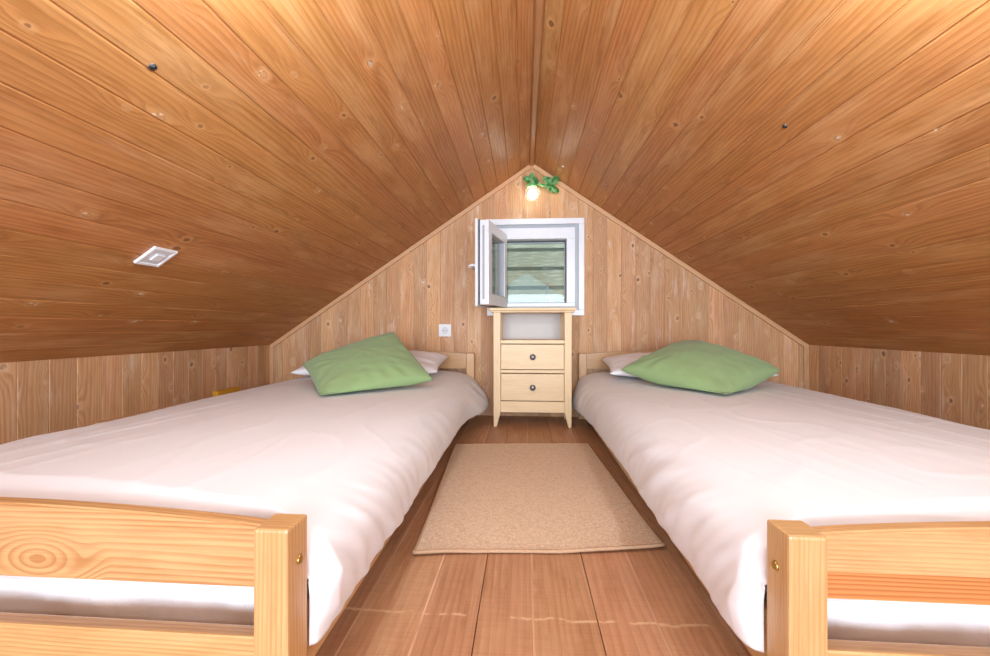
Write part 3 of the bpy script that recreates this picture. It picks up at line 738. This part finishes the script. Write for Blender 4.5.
# ------------------------------------------------------------------ wall lamp: globe on a leafy green bracket
LC = Vector((0.052, 2.53, 1.381))
lamp = thing('wall_lamp', (0.15, YB, 1.45), 'small lit glass globe lamp with green leaf bracket under the ridge', 'wall lamp')
mb = MB(); mb.sphere(LC, 0.049, 32); mb.build('globe', M['globe'], lamp, True)
mb = MB(); mb.sphere(LC + Vector((0, 0, -0.004)), 0.028, 20, (1, 1, 1.15)); mb.build('bulb', M['bulb'], lamp, True)
mb = MB(); mb.lathe([(0.020, -0.012), (0.026, 0.0), (0.022, 0.012), (0.010, 0.020)], LC + Vector((0, 0, 0.048))); mb.build('lamp_cap', M['green'], lamp, True)
mb = MB(); mb.tube([LC + Vector((0.0, 0, 0.066)), LC + Vector((0.03, 0.01, 0.066)), LC + Vector((0.065, 0.04, 0.060)), LC + Vector((0.10, 0.075, 0.062)), LC + Vector((0.115, 0.095, 0.066))], [0.008, 0.009, 0.009, 0.010, 0.012]); mb.build('arm', M['green'], lamp, True)
def leaf(name, c, rz, tilt, size, lob=5):
    bm = bmesh.new(); n = 60; cv = bm.verts.new((0, 0, 0.004)); rim = []
    for k in range(n):
        a = 2 * PI * k / n
        r = size * (0.62 + 0.38 * abs(math.cos(lob * a / 2)) ** 1.5) * (1.0 + 0.25 * math.cos(a))
        rim.append(bm.verts.new((r * math.cos(a), r * math.sin(a), 0.004 * math.cos(lob * a) - size * 0.15)))
    for k in range(n): bm.faces.new((cv, rim[k], rim[(k + 1) % n]))
    ex = bmesh.ops.solidify(bm, geom=bm.faces[:], thickness=0.003)
    R = Matrix.Translation(c) @ Matrix.Rotation(rz, 4, 'Y') @ Matrix.Rotation(tilt, 4, 'X')
    bm.transform(R); me = bpy.data.meshes.new(name); bm.to_mesh(me); bm.free()
    return link(name, me, M['green'], lamp)
leaf('leaf', LC + Vector((-0.004, -0.018, 0.068)), math.radians(200), math.radians(60), 0.046)
leaf('leaf', LC + Vector((0.022, -0.005, 0.070)), math.radians(20), math.radians(60), 0.022)
leaf('leaf', LC + Vector((0.120, 0.050, 0.058)), math.radians(40), math.radians(68), 0.044, 3)
leaf('leaf', LC + Vector((0.100, 0.055, 0.092)), math.radians(215), math.radians(70), 0.034, 3)
leaf('leaf', LC + Vector((0.138, 0.050, 0.094)), math.radians(-70), math.radians(65), 0.034, 3)
pl = sphere_light('globe_lamp_light', LC + Vector((0, 0, -0.004)), 0.026, 1.6, (1.0, 0.90, 0.78))
pl.parent = lamp; pl.matrix_parent_inverse = Matrix.Translation(-lamp.location)

# ------------------------------------------------------------------ small fittings
def on_slope(Mx, x, y):                     # matrix of a spot on a slope: local z points into the room
    a = Mx.col[3].xyz; d = Mx.col[0].xyz; s_ = (x - a.x) / d.x
    n = Mx.col[2].xyz; p = a + d * s_; p.y = y; n2 = -n; e = Vector((0, 1, 0)); f = e.cross(n2)
    return Matrix(((f.x, e.x, n2.x, p.x), (f.y, e.y, n2.y, p.y), (f.z, e.z, n2.z, p.z), (0, 0, 0, 1)))
Ms = on_slope(ML, -1.169, 1.235)
sw = thing('light_switch', Ms.translation, 'square white switch plate on the left sloping ceiling', 'light switch')
mb = MB(); h = 0.043
for lo, hi in (((-h, -h, 0), (h, -h + 0.011, 0.009)), ((-h, h - 0.011, 0), (h, h, 0.009)), ((-h, -h + 0.011, 0), (-h + 0.011, h - 0.011, 0.009)), ((h - 0.011, -h + 0.011, 0), (h, h - 0.011, 0.009))):
    mb.box(lo, hi, bevel=0.002, mat=Ms)
mb.build('plate_frame', M['plastic'], sw)
mb = MB(); mb.box((-h + 0.011, -h + 0.011, 0), (h - 0.011, h - 0.011, 0.006), bevel=0.001, mat=Ms); mb.build('insert', M['grey_plastic'], sw)
mb = MB(); mb.box((-0.018, -0.016, 0.006), (0.014, 0.016, 0.012), bevel=0.002, mat=Ms); mb.build('button', M['plastic'], sw)
# wall socket
so = thing('power_socket', (-0.507, YB, 0.545), 'white square power socket on the back wall above the left headboard', 'power socket')
mb = MB(); mb.box((-0.547, YB - 0.008, 0.505), (-0.467, YB, 0.585), bevel=0.003, seg=2); mb.build('plate', M['plastic'], so)
mb = MB(); mb.lathe([(0.022, 0), (0.022, 0.0015), (0.020, 0.002), (0.0003, 0.002)], (-0.507, YB - 0.0085, 0.545), 'y-'); mb.build('socket_well', M['grey_plastic'], so, True)
for dx in (-0.0095, 0.0095):
    mb = MB(); mb.lathe([(0.0025, 0), (0.0025, 0.001)], (-0.507 + dx, YB - 0.0105, 0.545), 'y-'); mb.build('pin_hole', M['black'], so)
# plugs and hooks on the slopes
for Mx, x, y, mat, r, nm, lb, cat in ((ML, -0.737, 0.772, 'black', 0.0065, 'plug_cap', 'small black round plug set in the left sloping ceiling', 'plug'),
                          (MR, 0.738, 1.226, 'black', 0.006, 'plug_cap', 'tiny dark metal-rimmed plug in the right sloping ceiling', 'plug'),
                          (MR, 0.223, 2.39, 'plastic', 0.0075, 'hook', 'tiny white cap on the right slope near the ridge by the lamp', 'cap')):
    Q = on_slope(Mx, x, y)
    o = thing(nm, Q.translation, lb, cat)
    mb = MB(); mb.lathe([(r * 0.95, 0), (r, 0.001), (r * 0.85, 0.0035), (r * 0.4, 0.005), (0.0003, 0.0055)], mat=Q); mb.build('cap', M[mat], o, True)
    if mat == 'black':
        mb = MB(); mb.lathe([(r * 1.25, 0), (r * 1.25, 0.001), (r * 1.0, 0.0012)], mat=Q); mb.build('rim', M['chrome'], o, True)
# yellow plank stood on edge between bed and wall
mb = MB(); mb.box((-1.61, 2.03, 0.0), (-1.58, 2.20, 0.232), axis=1, bevel=0.003)
tag(mb.build('wooden_plank', M['yellow_wood']), 'bright yellow wooden plank between the left bed and the low left wall', 'plank')
